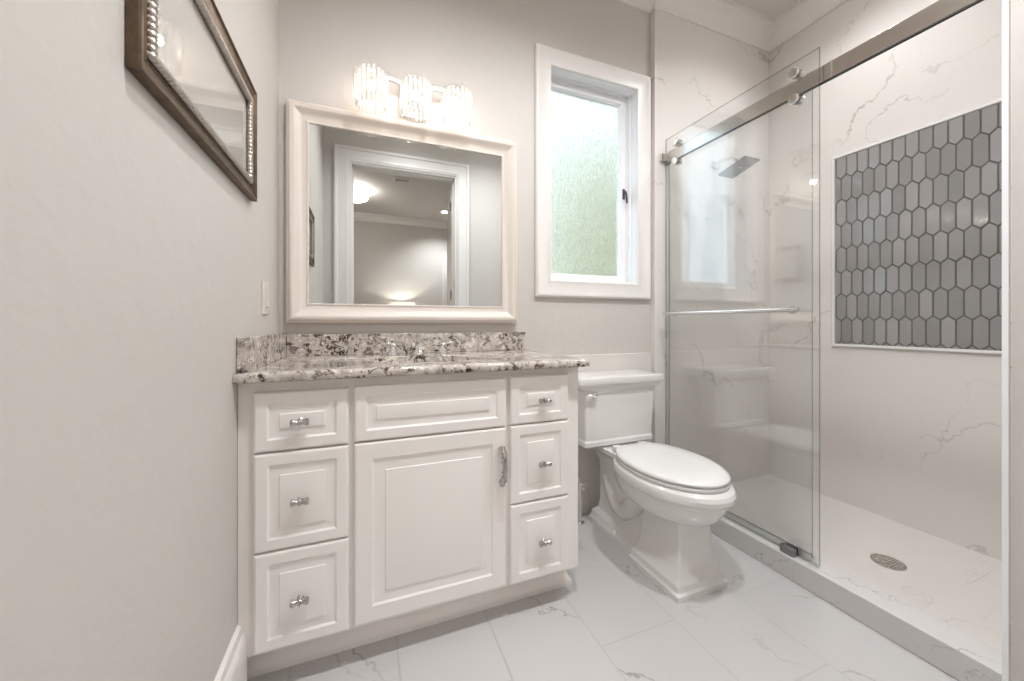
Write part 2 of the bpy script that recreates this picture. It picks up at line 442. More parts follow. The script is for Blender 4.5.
# door 1: casing, jamb, leaf swung into the bedroom
d1 = bpy.data.objects.new('door_1', None); C.objects.link(d1); d1.location = (.36, YD-.06, 0); d1['kind'] = 'structure'
for nm, f, s in (('door_casing', PLANES['front'](YD), 1), ('door_casing', PLANES['back'](YD-.13), -1)):
    bm = B(); rect_rings(bm, f, -.238, .95, 0, 2.574, [(0, 0), (0, .024), (.004, .028), (.022, .028), (.030, .020), (.085, .014), (.1, .019), (.112, .012), (.122, .010), (.122, 0)], loop=True, skip_bottom=True)
    obj(nm, bm, M['trim'], d1, smooth=25)
bm = B()
for a in ((OX0-.02, OX0), (OX1, OX1+.02)): box(bm, a[0], a[1], YD-.13, YD, 0, OZ+.02)
box(bm, OX0, OX1, YD-.13, YD, OZ, OZ+.02)
box(bm, OX0, OX0+.012, YD-.085, YD-.05, 0, OZ); box(bm, OX1-.012, OX1, YD-.085, YD-.05, 0, OZ); box(bm, OX0, OX1, YD-.085, YD-.05, OZ-.012, OZ)
obj('door_jamb', bm, M['trim'], d1, smooth=0)
# leaf turned about the hinge
ang = math.radians(-99)          # from the closed direction (-x) round to -y and past it
hx, hy = OX1-.004, YD-.136
def leaf_pt(s, t, z):             # s along the leaf, t across its thickness
    dx, dy = -math.cos(ang), math.sin(ang)
    return (hx+dx*s - dy*t, hy+dy*s + dx*t, z)
bm = B()
vs = [bm.verts.new(leaf_pt(s, t, z)) for s in (0, .9) for t in (-.0, .04) for z in (.01, OZ-.006)]
for q in ((0, 1, 3, 2), (4, 6, 7, 5), (0, 4, 5, 1), (2, 3, 7, 6), (0, 2, 6, 4), (1, 5, 7, 3)): bm.faces.new([vs[i] for i in q])
leaf = obj('door_leaf', bm, M['trim'], d1, smooth=0, bevel=.002)
for z in (.25, 1.32, 2.2):
    bm = B(); tube(bm, [(hx-.004, hy-.004, z-.045), (hx-.004, hy-.004, z+.045)], .007, 8)
    box(bm, OX1-.0035, OX1+.0005, YD-.128, YD-.09, z-.045, z+.045)
    o = obj('hinge', bm, M['nickel'], d1, smooth=40); o['label'] = 'brushed nickel hinge'
bm = B()
for z in (1.0, 1.3, 2.2): box(bm, OX0-.001, OX0+.003, YD-.125, YD-.09, z-.03, z+.03)
obj('strike_plate', bm, M['nickel'], d1)

# bedroom beyond the door (seen in the mirror)
bx0, bx1, by1 = -2.4, 3.0, YD-.13
bm = B(); box(bm, bx0-.1, bx1+.1, YB-.1, by1, -.1, 0); struct('floor_bedroom', bm, M['carpet'])
bm = B(); box(bm, bx0-.1, bx1+.1, YB-.1, by1, CEIL, CEIL+.1); struct('ceiling_bedroom', bm, M['ceil'])
bm = B(); box(bm, bx0, bx1, YB-.1, YB, 0, CEIL); struct('wall_bedroom_far', bm, M['wall'])
bm = B(); box(bm, bx0-.1, bx0, YB-.1, by1, 0, CEIL); struct('wall_bedroom_left', bm, M['wall'])
bm = B(); box(bm, bx1, bx1+.1, YB-.1, by1, 0, CEIL); struct('wall_bedroom_right', bm, M['wall'])
bm = B(); box(bm, bx0-.1, XL, by1, by1+.1, 0, CEIL); box(bm, XR+.12, bx1+.1, by1, by1+.1, 0, CEIL); struct('wall_bedroom_near', bm, M['wall'])
bm = B()
crown(bm, [(bx0, by1), (bx0, YB), (bx1, YB), (bx1, by1)], [(1, -1), (1, 1), (-1, 1), (-1, -1)])
struct('trim_3', bm, M['trim'], smooth=25)
# a second door on the far bedroom wall
d2 = bpy.data.objects.new('door_2', None); C.objects.link(d2); d2.location = (1.9, YB, 0); d2['kind'] = 'structure'
bm = B(); rect_rings(bm, PLANES['front'](YB), 1.42, 2.4, 0, 2.4, [(0, 0), (0, .024), (.02, .028), (.03, .02), (.1, .012), (.1, 0)], loop=True, skip_bottom=True)
obj('door_casing', bm, M['trim'], d2, smooth=25)
bm = B(); rect_rings(bm, PLANES['front'](YB), 1.52, 2.3, .005, 2.3, [(0, 0), (0, .008), (.12, .008), (.13, .002), (.16, .006)], cap_last=True)
obj('door_leaf', bm, M['trim'], d2, smooth=0)

# outside the window
bm = B(); box(bm, -6, 9, D+.12, 14, -.4, -.3); o = struct('ground_garden', bm, M['bounce_ground'])
bm = B(); bmesh.ops.create_grid(bm, x_segments=60, y_segments=24, size=1)
for v in bm.verts:
    x, y = v.co.x, v.co.y
    v.co = (6.0+x*4.4, 5.2 + .25*math.sin(9*x+3*y)+.12*math.sin(23*x-11*y)+random.uniform(-.07, .07) + (.9*max(0, abs(y)-.6)),
            2.2+y*2.5 + .12*math.sin(13*x)+.08*math.sin(31*x+1)+random.uniform(-.05, .05))
r = bmesh.ops.extrude_face_region(bm, geom=bm.faces[:])
bmesh.ops.translate(bm, verts=[e for e in r['geom'] if isinstance(e, bmesh.types.BMVert)], vec=(0, 1.2, 0))
tag(obj('hedge', bm, M['leaf'], smooth=60, loc=(6.0, 5.6, -.3)), 'tall green hedge outside, blurred behind the frosted window', 'hedge')

# ------------------------------------------------------------------ vanity cabinet
YF = 1.235      # face frame
van = thing('vanity_cabinet', (.22, 1.5, 0), 'white raised panel vanity cabinet with six drawers and one door', 'cabinet')
bm = B()
box(bm, XL+.0005, .757, YF, YF+.02, .115, .877); box(bm, XL+.0005, .757, D-.012, D-.002, .115, .877)
box(bm, XL+.0005, XL+.02, YF+.02, D-.012, .115, .877); box(bm, .738, .757, YF+.02, D-.012, .115, .877); box(bm, XL+.02, .738, YF+.02, D-.012, .115, .135)
obj('carcass', bm, M['cab'], van, bevel=.002)
TK = [(.022, .113), (.022, .062), (.02, .05), (.012, .034), (.003, .022), (0, .016), (0, 0)]
bm = B()
tl = [[(XL+.0005, 1.305+t, z), (.772-t, 1.305+t, z), (.772-t, D-.014, z), (XL+.0005, D-.014, z)] for t, z in TK]
loft(bm, tl); obj('toe_kick', bm, M['cab'], van, smooth=30)
RP = [(0, 0), (0, .014), (.003, .0185), (.007, .02), (.032, .02), (.036, .017), (.0375, .0158), (.042, .0152), (.062, .0172), (.0635, .0195), (.066, .02)]
RPD = [(0, 0), (0, .014), (.003, .0185), (.007, .02), (.050, .02), (.054, .017), (.0555, .0158), (.060, .0152), (.088, .0172), (.0895, .0195), (.092, .02)]
def front(name, x0, x1, z0, z1, prof=RP):
    bm = B(); rect_rings(bm, PLANES['back'](YF), x0, x1, z0, z1, prof, cap_first=True, cap_last=True)
    return obj(name, bm, M['cab'], van, smooth=20)
YK = YF-.02
def knob(x, z, par):
    bm = B()
    lathe(bm, [(.009, 0), (.009, -.003), (.0065, -.005), (.006, -.012), (.0065, -.014)], (x, YK+.0015, z), 'y', 16)
    prof = [(.002, -.0235), (.007, -.0232), (.0098, -.0215), (.0102, -.018), (.0088, -.013), (.0072, -.008), (.0066, -.0045), (.0092, -.004), (.0100, -.0015)]
    prof += [(a, -b) for a, b in reversed(prof)]     # bow-tie bar with a ring round its waist
    lathe(bm, prof, (x, YK-.0165, z), 'x', 16)
    o = obj('knob', bm, M['pewter'], par, smooth=50); o['label'] = 'bow-tie metal knob'
for x0, x1, xk, zs in ((-.282, -.042, -.168, ((.682, .848, .762), (.405, .6775, .538), (.128, .4015, .258))),
                       (.474, .705, .600, ((.685, .853, .765), (.408, .681, .538), (.128, .404, .258)))):
    for z0, z1, zk in zs:
        d = front('drawer', x0, x1, z0, z1); knob(xk, zk, d)
front('false_drawer_front', -.027, .459, .683, .851)
door = front('door', -.027, .459, .131, .679, RPD)
bm = B()
hp = [(.437, YK+.001, .612), (.437, YK-.02, .616), (.438, YK-.03, .600), (.4395, YK-.034, .575), (.4395, YK-.036, .555), (.4395, YK-.034, .53), (.438, YK-.03, .508), (.437, YK-.02, .494), (.437, YK+.001, .498)]
tube(bm, hp, [.007, .0095, .0100, .0085, .0090, .0085, .0100, .0095, .007], 10)
for z in (.60, .588, .572, .54, .524, .51): lathe(bm, [(.006, -.002), (.0110, -.001), (.0110, .001), (.006, .002)], (.4385, YK-.032, z), 'z', 12)
o = obj('handle', bm, M['pewter'], door, smooth=50); o['label'] = 'bowed metal pull handle'

# ------------------------------------------------------------------ granite top with sink, splashes
top = thing('countertop', (.22, 1.5, .878), 'speckled granite countertop on the white vanity cabinet', 'countertop')
cx, cy, ra, rb = .216, 1.445, .205, .145
x0, x1, y0, y1 = XL+.001, .780, 1.19, D-.001
angs = sorted([2*PI*i/72 for i in range(72)] + [math.atan2(yy-cy, xx-cx) % (2*PI) for xx in (x0, x1) for yy in (y0, y1)])
def rect_hit(a, o):
    c, s = math.cos(a), math.sin(a); t = 1e9
    if c > 1e-9: t = min(t, (x1-o-cx)/c)
    if c < -1e-9: t = min(t, (x0-cx)/c)
    if s > 1e-9: t = min(t, (y1-cy)/s)
    if s < -1e-9: t = min(t, (y0+o-cy)/s)
    return (cx+c*t, cy+s*t)
bm = B()
EP = [(.007, .878), (.002, .8805), (0, .885), (0, .896), (.003, .902), (.009, .9055), (.014, .906)]
rings = [[rect_hit(a, o)+(z,) for a in angs] for o, z in EP]
rings += [[(cx+ra*k*math.cos(a), cy+rb*k*math.sin(a), z) for a in angs] for k, z in ((1.02, .906), (1.0, .903), (1.0, .878))]
loft(bm, rings+[rings[0]], False, False)
bmesh.ops.remove_doubles(bm, verts=bm.verts[:], dist=1e-6)
obj('slab', bm, M['granite'], top, smooth=40)
bm = B()
loft(bm, [[(cx+ra*k*math.cos(a), cy+rb*k*math.sin(a), z) for a in angs] for k, z in ((1.05, .8775), (.99, .8775), (.97, .85), (.88, .79), (.7, .755), (.15, .745))], False, True)
o = obj('sink_basin', bm, M['porc'], top, smooth=50); o['label'] = 'white undermount oval basin'
bm = B(); box(bm, XL+.035, .757, D-.034, D-.001, .9062, .995); obj('backsplash', bm, M['granite'], top, bevel=.002)
bm = B(); box(bm, XL+.001, XL+.034, 1.222, D-.001, .9062, 1.001); obj('side_splash', bm, M['granite'], top, bevel=.002)

fau = thing('faucet', (.22, 1.66, .906), 'chrome widespread faucet with two bell handles at the back of the countertop', 'faucet')
bm = B(); lathe(bm, [(.027, 0), (.027, .004), (.02, .012), (.015, .02), (.0135, .04)], (.22, 1.665, .9062), 'z', 20)
tube(bm, [(.22, 1.665, .94), (.22, 1.664, .957), (.22, 1.65, .969), (.22, 1.625, .972), (.22, 1.59, .966), (.22, 1.555, .952), (.22, 1.545, .940)], [.0135, .0135, .0135, .013, .012, .011, .0105], 14)
obj('spout', bm, M['chrome'], fau, smooth=50)
for x in (.115, .325):
    bm = B(); lathe(bm, [(.026, 0), (.026, .004), (.019, .014), (.013, .028), (.012, .036), (.016, .04), (.014, .048), (.004, .053)], (x, 1.665, .9062), 'z', 20)
    sx = -1 if x < .22 else 1
    tube(bm, [(x, 1.665, .948), (x+sx*.02, 1.655, .953), (x+sx*.05, 1.642, .956)], [.007, .006, .005], 10)
    obj('handle', bm, M['chrome'], fau, smooth=50)

# ------------------------------------------------------------------ mirror
mir = thing('wall_mirror', (.212, D, 1.041), 'large mirror in a wide white frame above the vanity', 'mirror')
bm = B(); rect_rings(bm, PLANES['back'](D), -.292, .716, 1.041, 1.946,
    [(0, .001), (0, .026), (.003, .031), (.007, .033), (.010, .038), (.015, .0425), (.021, .044), (.027, .0425), (.033, .038), (.045, .029), (.058, .022), (.069, .0185), (.072, .0185), (.075, .021), (.079, .021), (.081, .018), (.081, .001)], loop=True)
obj('frame', bm, M['mframe'], mir, smooth=30)
bm = B(); box(bm, -.292+.078, .716-.078, D-.016, D-.002, 1.041+.074, 1.946-.078); o = obj('glass', bm, M['mirror'], mir, smooth=0); o['label'] = 'silvered mirror glass'

# ------------------------------------------------------------------ vanity light
vl = thing('vanity_light', (.208, D, 2.05), 'three shade chrome vanity light glowing above the mirror', 'wall lamp')
bm = B(); box(bm, .152, .264, D-.022, D-.001, 1.972, 2.115); obj('back_plate', bm, M['chrome'], vl, bevel=.004)
bm = B()
xs = [.028+.36*i/24 for i in range(25)]
zb = lambda x: 2.092+1.0*(x-.208)**2+.010*math.cos((x-.208)/.18*PI*2)*-1
rings = [[(x, 1.725, zb(x)-.008), (x, 1.733, zb(x)-.008), (x, 1.733, zb(x)+.008), (x, 1.725, zb(x)+.008)] for x in xs]
loft(bm, rings); tube(bm, [(.208, D-.02, 2.085), (.208, 1.73, 2.085)], .012, 12)
obj('arm', bm, M['gunmetal'], vl, smooth=30)
SH = [(.012, 2.058), (.03, 2.061), (.05, 2.066), (.062, 2.067), (.069, 2.058), (.070, 2.045), (.069, 2.02), (.0675, 1.99), (.065, 1.955), (.0625, 1.93)]
for x in (.028, .208, .388):
    n = 144; rings = []
    for r, z in SH:
        ring = []
        for k in range(n):
            a = 2*PI*k/n; f = abs(math.cos(9*a)); amp = .13*min(1, r/.06)
            rr = r*(1-amp*.5+amp*(f-.5)); zz = z + (.005*f if z > 2.05 and r > .04 else 0)
            ring.append((x+rr*math.cos(a), 1.652+rr*math.sin(a), zz))
        rings.append(ring)
    rings += [[(x+(p[0]-x)*.93, 1.652+(p[1]-1.652)*.93, p[2]) for p in r] for r in reversed(rings[3:])]
    bm = B(); loft(bm, rings, True, False); sh = obj('lamp_shade', bm, M['crystal'], vl, smooth=60); sh['label'] = 'ribbed crystal glass shade'
    bm = B(); tube(bm, [(x, 1.73, zb(x)), (x, 1.70, 2.088), (x, 1.665, 2.082), (x, 1.653, 2.07)], .006, 8); lathe(bm, [(.012, .006), (.016, 0), (.018, -.012), (.014, -.03)], (x, 1.652, 2.060), 'z', 16)
    obj('socket', bm, M['chrome'], sh, smooth=40)
    bm = B(); lathe(bm, [(.007, .026), (.008, .02), (.013, .009), (.015, 0), (.013, -.009), (.007, -.015), (.001, -.017)], (x, 1.652, 2.016), 'z', 16)
    obj('bulb', bm, M['bulb'], sh, smooth=60)

# ------------------------------------------------------------------ toilet
TX = 1.209
toi = thing('toilet', (TX, 1.4, 0), 'white two piece toilet between the vanity and the glass shower', 'toilet')
def egg(wd, yf, yb, z, n=56, bexp=.62):
    yc = yf+(yb-yf)*.52
    pts = []
    for k in range(n):
        a = 2*PI*k/n; c, s = math.cos(a), math.sin(a)
        if s < 0: pts.append((TX+wd*c, yc+(yc-yf)*s, z))
        else: pts.append((TX+wd*math.copysign(abs(c)**bexp, c)*(1-.16*s), yc+(yb-yc)*s**bexp, z))
    return pts
def rrect(hw, yf, yb, z, r=.015, m=4):
    pts = []
    for px, py, a0 in ((TX+hw-r, yb-r, 0), (TX-hw+r, yb-r, PI/2), (TX-hw+r, yf+r, PI), (TX+hw-r, yf+r, 1.5*PI)):
        pts += [(px+r*math.cos(a0+PI/2*i/m), py+r*math.sin(a0+PI/2*i/m), z) for i in range(m+1)]
    return pts
bm = B()
loft(bm, [egg(*r) for r in ((.06, 1.15, 1.40, .246), (.105, 1.085, 1.44, .255), (.140, 1.045, 1.47, .275), (.160, 1.018, 1.49, .302), (.172, 1.0, 1.5, .334), (.176, .991, 1.5, .352), (.178, .989, 1.5, .356), (.178, .988, 1.5, .364), (.184, .978, 1.5, .370), (.189, .969, 1.5, .380), (.190, .967, 1.5, .396), (.186, .973, 1.5, .410), (.176, .988, 1.495, .420))])
# front column with flared stepped foot
loft(bm, [rrect(hw, yf, yb, z, .008) for hw, yf, yb, z in ((.128, 1.066, 1.355, 0), (.128, 1.066, 1.355, .022), (.121, 1.074, 1.348, .030), (.119, 1.076, 1.346, .052), (.103, 1.09, 1.33, .074), (.093, 1.097, 1.322, .105), (.086, 1.102, 1.316, .16), (.080, 1.107, 1.308, .26), (.085, 1.10, 1.31, .30))])
# rear pedestal and plinth
loft(bm, [rrect(hw, yf, yb, z, .02) for hw, yf, yb, z in ((.098, 1.33, 1.722, 0), (.098, 1.33, 1.722, .02), (.09, 1.33, 1.714, .034), (.086, 1.33, 1.708, .055), (.062, 1.30, 1.69, .075), (.052, 1.30, 1.685, .12), (.05, 1.30, 1.685, .25), (.058, 1.30, 1.685, .33), (.082, 1.32, 1.705, .375), (.104, 1.34, 1.73, .398), (.108, 1.36, 1.738, .4205))])
for s in (-1, 1):       # trapway bulge on each side
    tube(bm, [(TX+s*.045, 1.30, .30), (TX+s*.045, 1.37, .255), (TX+s*.036, 1.42, .19), (TX+s*.030, 1.48, .135), (TX+s*.028, 1.54, .135), (TX+s*.026, 1.59, .19), (TX+s*.022, 1.63, .25)], [.062, .06, .054, .048, .045, .044, .04], 14)
obj('bowl', bm, M['porc'], toi, smooth=27)
bm = B(); loft(bm, [egg(*r) for r in ((.172, 1.003, 1.475, .4205), (.179, .994, 1.48, .4225), (.181, .992, 1.48, .428), (.180, .993, 1.48, .4355), (.174, 1.0, 1.478, .4375))]); obj('seat', bm, M['seat'], toi, smooth=40)
bm = B(); loft(bm, [egg(*r) for r in ((.174, 1.0, 1.478, .4405), (.180, .993, 1.482, .442), (.181, .992, 1.482, .4495), (.177, .998, 1.48, .456), (.162, 1.018, 1.47, .4605), (.10, 1.1, 1.42, .463))]); obj('seat_lid', bm, M['seat'], toi, smooth=45)
for s in (-1, 1):
    bm = B(); box(bm, TX+s*.075-.02, TX+s*.075+.02, 1.478, 1.51, .421, .452); obj('seat_hinge', bm, M['seat'], toi, bevel=.005)
yb = D-.0145
bm = B(); loft(bm, [rrect(hw, yf, yb, z, .012) for hw, yf, z in ((.196, 1.58, .423), (.204, 1.572, .429), (.208, 1.566, .433), (.208, 1.566, .453), (.204, 1.572, .462), (.2145, 1.562, .700), (.219, 1.557, .706), (.226, 1.551, .712), (.236, 1.546, .72), (.240, 1.545, .73), (.240, 1.545, .737))]); obj('tank', bm, M['porc'], toi, smooth=16)
bm = B(); loft(bm, [rrect(hw, yf, yb, z, .01) for hw, yf, z in ((.244, 1.543, .7375), (.253, 1.537, .739), (.256, 1.535, .745), (.256, 1.535, .766), (.254, 1.537, .772), (.246, 1.545, .776))]); obj('tank_lid', bm, M['porc'], toi, smooth=22)
bm = B(); lathe(bm, [(.019, 0), (.019, -.006), (.013, -.012), (.013, -.02), (.008, -.024)], (1.043, 1.563, .690), 'y', 20)
tube(bm, [(1.043, 1.544, .690), (1.015, 1.543, .690), (.985, 1.546, .689)], [.009, .008, .006], 10)
o = obj('flush_lever', bm, M['chrome'], toi, smooth=50); o['label'] = 'chrome flush lever'
for s in (-1, 1):
    bm = B(); lathe(bm, [(.016, 0), (.016, .012), (.011, .022), (.002, .026)], (TX+s*.088, 1.50, .022), 'z', 16); obj('bolt_cap', bm, M['porc'], toi, smooth=60)

# supply stop on the wainscot left of the toilet
sv = thing('supply_valve', (1.05, D-.012, .2), 'chrome water stop valve and hose on the wall beside the toilet', 'valve')
bm = B(); lathe(bm, [(.03, 0), (.03, -.004), (.012, -.01), (.009, -.012), (.009, -.05)], (1.05, D-.0125, .20), 'y', 20)
tube(bm, [(1.05, D-.045, .20), (1.05, D-.085, .20)], .013, 12)
lathe(bm, [(.018, 0), (.022, -.004), (.022, -.016), (.012, -.02)], (1.05, D-.085, .20), 'y', 10)
tube(bm, [(1.05, D-.06, .20), (1.05, D-.06, .235)], .009, 10)
obj('valve_body', bm, M['chrome'], sv, smooth=40)
bm = B(); tube(bm, [(1.05, D-.06, .23), (1.045, D-.06, .26), (1.02, D-.06, .29), (1.0, D-.062, .32), (1.0, D-.066, .35), (1.02, D-.07, .375), (1.045, D-.072, .395), (1.052, D-.074, .419)], .0065, 10)
o = obj('hose', bm, M['silver'], sv, smooth=60)
bm = B(); tube(bm, [(1.05, D-.075, .19), (1.05, D-.075, .0008)], .008, 10); lathe(bm, [(.022, .0005), (.022, .004), (.01, .009)], (1.05, D-.075, 0), 'z', 18); obj('supply_pipe', bm, M['chrome'], sv, smooth=40)

# ------------------------------------------------------------------ shower hardware
XG, XFx = 1.640, 1.676
def glass_panel(bm, xc, th, y0, y1, z0, z1):
    fs = box(bm, xc-th/2, xc+th/2, y0, y1, z0, z1)
    for i in (2, 3, 4, 5): fs[i].material_index = 1
fp = thing('glass_screen', (XFx, 1.34, .09), 'fixed clear glass shower screen behind the sliding door', 'glass panel')
bm = B(); glass_panel(bm, XFx, .009, .962, DT-.006, .098, 2.052); obj('glass', bm, [M['glass'], M['glass_edge']], fp, smooth=0)
bm = B()
box(bm, XFx-.012, XFx-.006, .962, DT-.001, .0905, .108); box(bm, XFx+.006, XFx+.012, .962, DT-.001, .0905, .108); box(bm, XFx-.006, XFx+.006, .962, DT-.001, .0905, .097)
box(bm, XFx-.006, XFx+.006, DT-.0055, DT-.0005, .0975, 2.05)
box(bm, XFx-.030, XFx+.016, .962, DT-.001, .0901, .0935)
obj('channel', bm, M['alu'], fp, bevel=.001)

rail = thing('shower_rail', (1.658, 1.09, 2.0), 'polished nickel sliding rail across the top of the shower opening', 'rail')
bm = B(); box(bm, 1.652, 1.664, YN+.004, DT-.003, 1.976, 2.038); obj('bar', bm, M['nickel'], rail, bevel=.002)
bm = B(); box(bm, 1.6525, 1.6635, YN+.004, DT-.003, 1.9705, 1.9762); o = obj('rail_strip', bm, M['matte_black'], rail, smooth=0); o['label'] = 'thin dark strip under the rail'  # thin dark strip along the underside of the bar
for y in (YN+.001, DT-.022):
    bm = B(); box(bm, 1.606, 1.6515, y, y+.021, 1.985, 2.028); obj('wall_bracket', bm, M['chrome'], rail, bevel=.003)
bm = B(); box(bm, 1.650, 1.666, .880, .889, 1.9745, 2.0395); obj('rail_block', bm, M['chrome'], rail, bevel=.002)  # narrow chrome block across the rail beside the door edge

sd = thing('shower_door', (XG, 1.31, .1), 'clear glass sliding shower door with rollers and a towel bar handle', 'shower door')
bm = B(); glass_panel(bm, XG, .009, .916, 1.710, .100, 2.108); obj('glass', bm, [M['glass'], M['glass_edge']], sd, smooth=0)
for y in (1.006, 1.636):
    for z, up in ((2.060, 1), (1.9555, -1)):
        bm = B()
        lathe(bm, [(.006, -.012), (.018, -.011), (.0205, -.008), (.0205, -.002), (.0205, 0)], (XG-.0046, y, z), 'x', 24)
        lathe(bm, [(.0205, 0), (.0205, .006), (.0195, .0065), (.0195, .019), (.0205, .0195), (.0205, .023), (.010, .024)], (XG+.0046, y, z), 'x', 24)
        obj('roller', bm, M['chrome'], sd, smooth=40)
bm = B(); hx0 = XG-.0046
tube(bm, [(hx0-.045, .963, 1.094), (hx0-.045, 1.675, 1.094)], .009, 12)
for y in (1.02, 1.655): tube(bm, [(hx0, y, 1.094), (hx0-.045, y, 1.094)], .0075, 12)
obj('handle', bm, M['chrome'], sd, smooth=40)
bm = B()
for y in (1.02, 1.655): lathe(bm, [(.016, 0), (.016, .008), (.008, .01)], (XG+.0046, y, 1.094), 'x', 16)
obj('handle_button', bm, M['chrome'], sd, smooth=40)
gd = thing('door_guide', (XG, 1.02, .09), 'small chrome floor guide under the sliding glass door', 'door guide')
bm = B(); box(bm, XG-.026, XG-.0052, .995, 1.05, .0902, .122); box(bm, XG+.0052, XG+.018, .995, 1.05, .0902, .122); box(bm, XG-.0052, XG+.0052, .995, 1.05, .0902, .097)
obj('block', bm, M['gunmetal'], gd, bevel=.002)
shd = thing('overhead_shower', (2.04, DT, 1.98), 'square chrome rain shower head on the back shower wall', 'shower head')
bm = B(); lathe(bm, [(.03, 0), (.03, -.006), (.014, -.012)], (2.045, DT-.0005, 2.035), 'y', 20); obj('flange', bm, M['chrome'], shd, smooth=40)
bm = B(); tube(bm, [(2.045, DT-.008, 2.035), (2.045, DT-.06, 2.037), (2.045, DT-.11, 2.03), (2.044, DT-.145, 2.005), (2.043, DT-.165, 1.965)], .010, 12); lathe(bm, [(.016, 0), (.018, .018), (.01, .03)], (2.043, DT-.168, 1.948), 'z', 16); obj('arm', bm, M['chrome'], shd, smooth=40)
bm = B()
vs = [bm.verts.new((x, y, (1.925 if y > 1.55 else 1.968)+dz)) for x in (1.978, 2.105) for y in (1.475, 1.648) for dz in (0, .009)]
for q in ((0, 1, 3, 2), (4, 6, 7, 5), (0, 4, 5, 1), (2, 3, 7, 6), (0, 2, 6, 4), (1, 5, 7, 3)): bm.faces.new([vs[i] for i in q])
obj('head_plate', bm, M['gunmetal'], shd, bevel=.002)
dr = thing('shower_drain', (2.084, .905, .018), 'round metal drain with parallel slots in the shower floor', 'drain')
bm = B(); lathe(bm, [(.05, .0002), (.056, .0002), (.056, .003), (.054, .004), (.048, .004), (.046, .003)], (2.084, .905, .0182), 'z', 40)
obj('rim', bm, M['silver'], dr, smooth=30)
bm = B(); lathe(bm, [(.047, .0006), (.047, .0012)], (2.084, .905, .0182), 'z', 32); obj('drain_well', bm, M['matte_black'], dr)
bm = B()
for i in range(-4, 5):
    y = .905+i*.010; h = math.sqrt(.047**2-(i*.010)**2); box(bm, 2.084-h, 2.084+h, y-.0028, y+.0028, .0195, .0222)
obj('grate', bm, M['chrome'], dr, smooth=0)

# picket tile panel on the right shower wall
pk = thing('tile_panel', (XR, .98, .907), 'grey picket tile accent panel with white border on the shower wall', 'tile panel')
PY0, PY1, PZ0, PZ1 = .60, 1.358, .905, 2.005
f = PLANES['right'](XR)
bm = B(); rect_rings(bm, f, PY0, PY1, PZ0, PZ1, [(0, .0005), (0, .008), (.004, .013), (.009, .014), (.014, .012), (.017, .006), (.017, .0005)], loop=True)
obj('border', bm, M['porc'], pk, smooth=40)
bm = B(); fs = box(bm, XR-.004, XR-.0006, PY0+.015, PY1-.015, PZ0+.015, PZ1-.015); obj('grout_bed', bm, M['grout'], pk, smooth=0)
def clip(poly, k, lim, keep_less):
    out = []
    for i in range(len(poly)):
        a, b = poly[i], poly[(i+1) % len(poly)]
        ia = (a[k] <= lim) if keep_less else (a[k] >= lim); ib = (b[k] <= lim) if keep_less else (b[k] >= lim)
        if ia: out.append(a)
        if ia != ib:
            t = (lim-a[k])/(b[k]-a[k]); out.append(tuple(a[j]+t*(b[j]-a[j]) for j in (0, 1)))
    return out
bm = B(); tw, sl, pt = .0498, .113, .022; g = .0022
row = -1
while True:
    zc = .9965-.135+(row+1)*(sl+pt); odd = row % 2; row += 1
    if zc-sl > PZ1: break
    k = 0
    while True:
        yc = .7875+tw*13-tw*k-(tw/2 if odd else 0); k += 1
        if yc+tw < PY0: break
        hw = tw/2-g; hs = sl/2-g*.3; hp_ = sl/2+pt-g*1.4
        poly = [(yc-hw, zc-hs), (yc, zc-hp_), (yc+hw, zc-hs), (yc+hw, zc+hs), (yc, zc+hp_), (yc-hw, zc+hs)]
        for kk, lim, less in ((0, PY1-.0175, True), (0, PY0+.0175, False), (1, PZ1-.0175, True), (1, PZ0+.0175, False)):
            poly = clip(poly, kk, lim, less) if len(poly) > 2 else poly
        if len(poly) < 3: continue
        ar = abs(sum(poly[i][0]*poly[(i+1) % len(poly)][1]-poly[(i+1) % len(poly)][0]*poly[i][1] for i in range(len(poly))))/2
        if ar < 2e-5: continue
        my = sum(p[0] for p in poly)/len(poly); mz = sum(p[1] for p in poly)/len(poly)
        tx, tz = random.uniform(-.03, .03), random.uniform(-.02, .02)
        def lv(s, h): return [f(my+(p[0]-my)*s, mz+(p[1]-mz)*(1-(1-s)*.45), h+tx*(p[0]-my)+tz*(p[1]-mz)) for p in poly]
        loft(bm, [lv(1, .003), lv(1, .0065), lv(.955, .0080), lv(.90, .0086)], False, True)
obj('picket_tiles', bm, M['picket'], pk, smooth=12)

# ------------------------------------------------------------------ framed picture on the left wall
pic = thing('framed_picture', (XL, 1.036, 1.41), 'landscape framed print in an aged bronze frame on the left wall', 'picture')
f = PLANES['left'](XL)
a0, a1, b0, b1 = .712, 1.36, 1.412, 1.745
bm = B(); rect_rings(bm, f, a0, a1, b0, b1, [(0, .001), (0, .016), (.002, .019), (.006, .0195), (.010, .015), (.022, .010), (.031, .0095), (.033, .012), (.036, .0095), (.056, .008), (.058, .001)], loop=True)
obj('frame', bm, M['bronze'], pic, smooth=25)
bm = B()
n1, n2 = 46, 22
def bead(u, v, horiz):
    p = Vector(f(u, v, .0105)); ax = Vector(f(u+(.009 if horiz else .006), v+(.006 if horiz else .009), .0105))-p
    tube(bm, [p-ax*1.0, p-ax*.55, p, p+ax*.55, p+ax*1.0], [.002, .0078, .0098, .0078, .002], 8)
for i in range(n1):
    u = a0+.048+(a1-a0-.096)*i/(n1-1)
    bead(u, b0+.048, True); bead(u, b1-.048, True)
for i in range(1, n2-1):
    v = b0+.048+(b1-b0-.096)*i/(n2-1)
    bead(a0+.048, v, False); bead(a1-.048, v, False)
o = obj('beaded_edge', bm, M['silver'], pic, smooth=60); o['label'] = 'silver beaded inner edge'
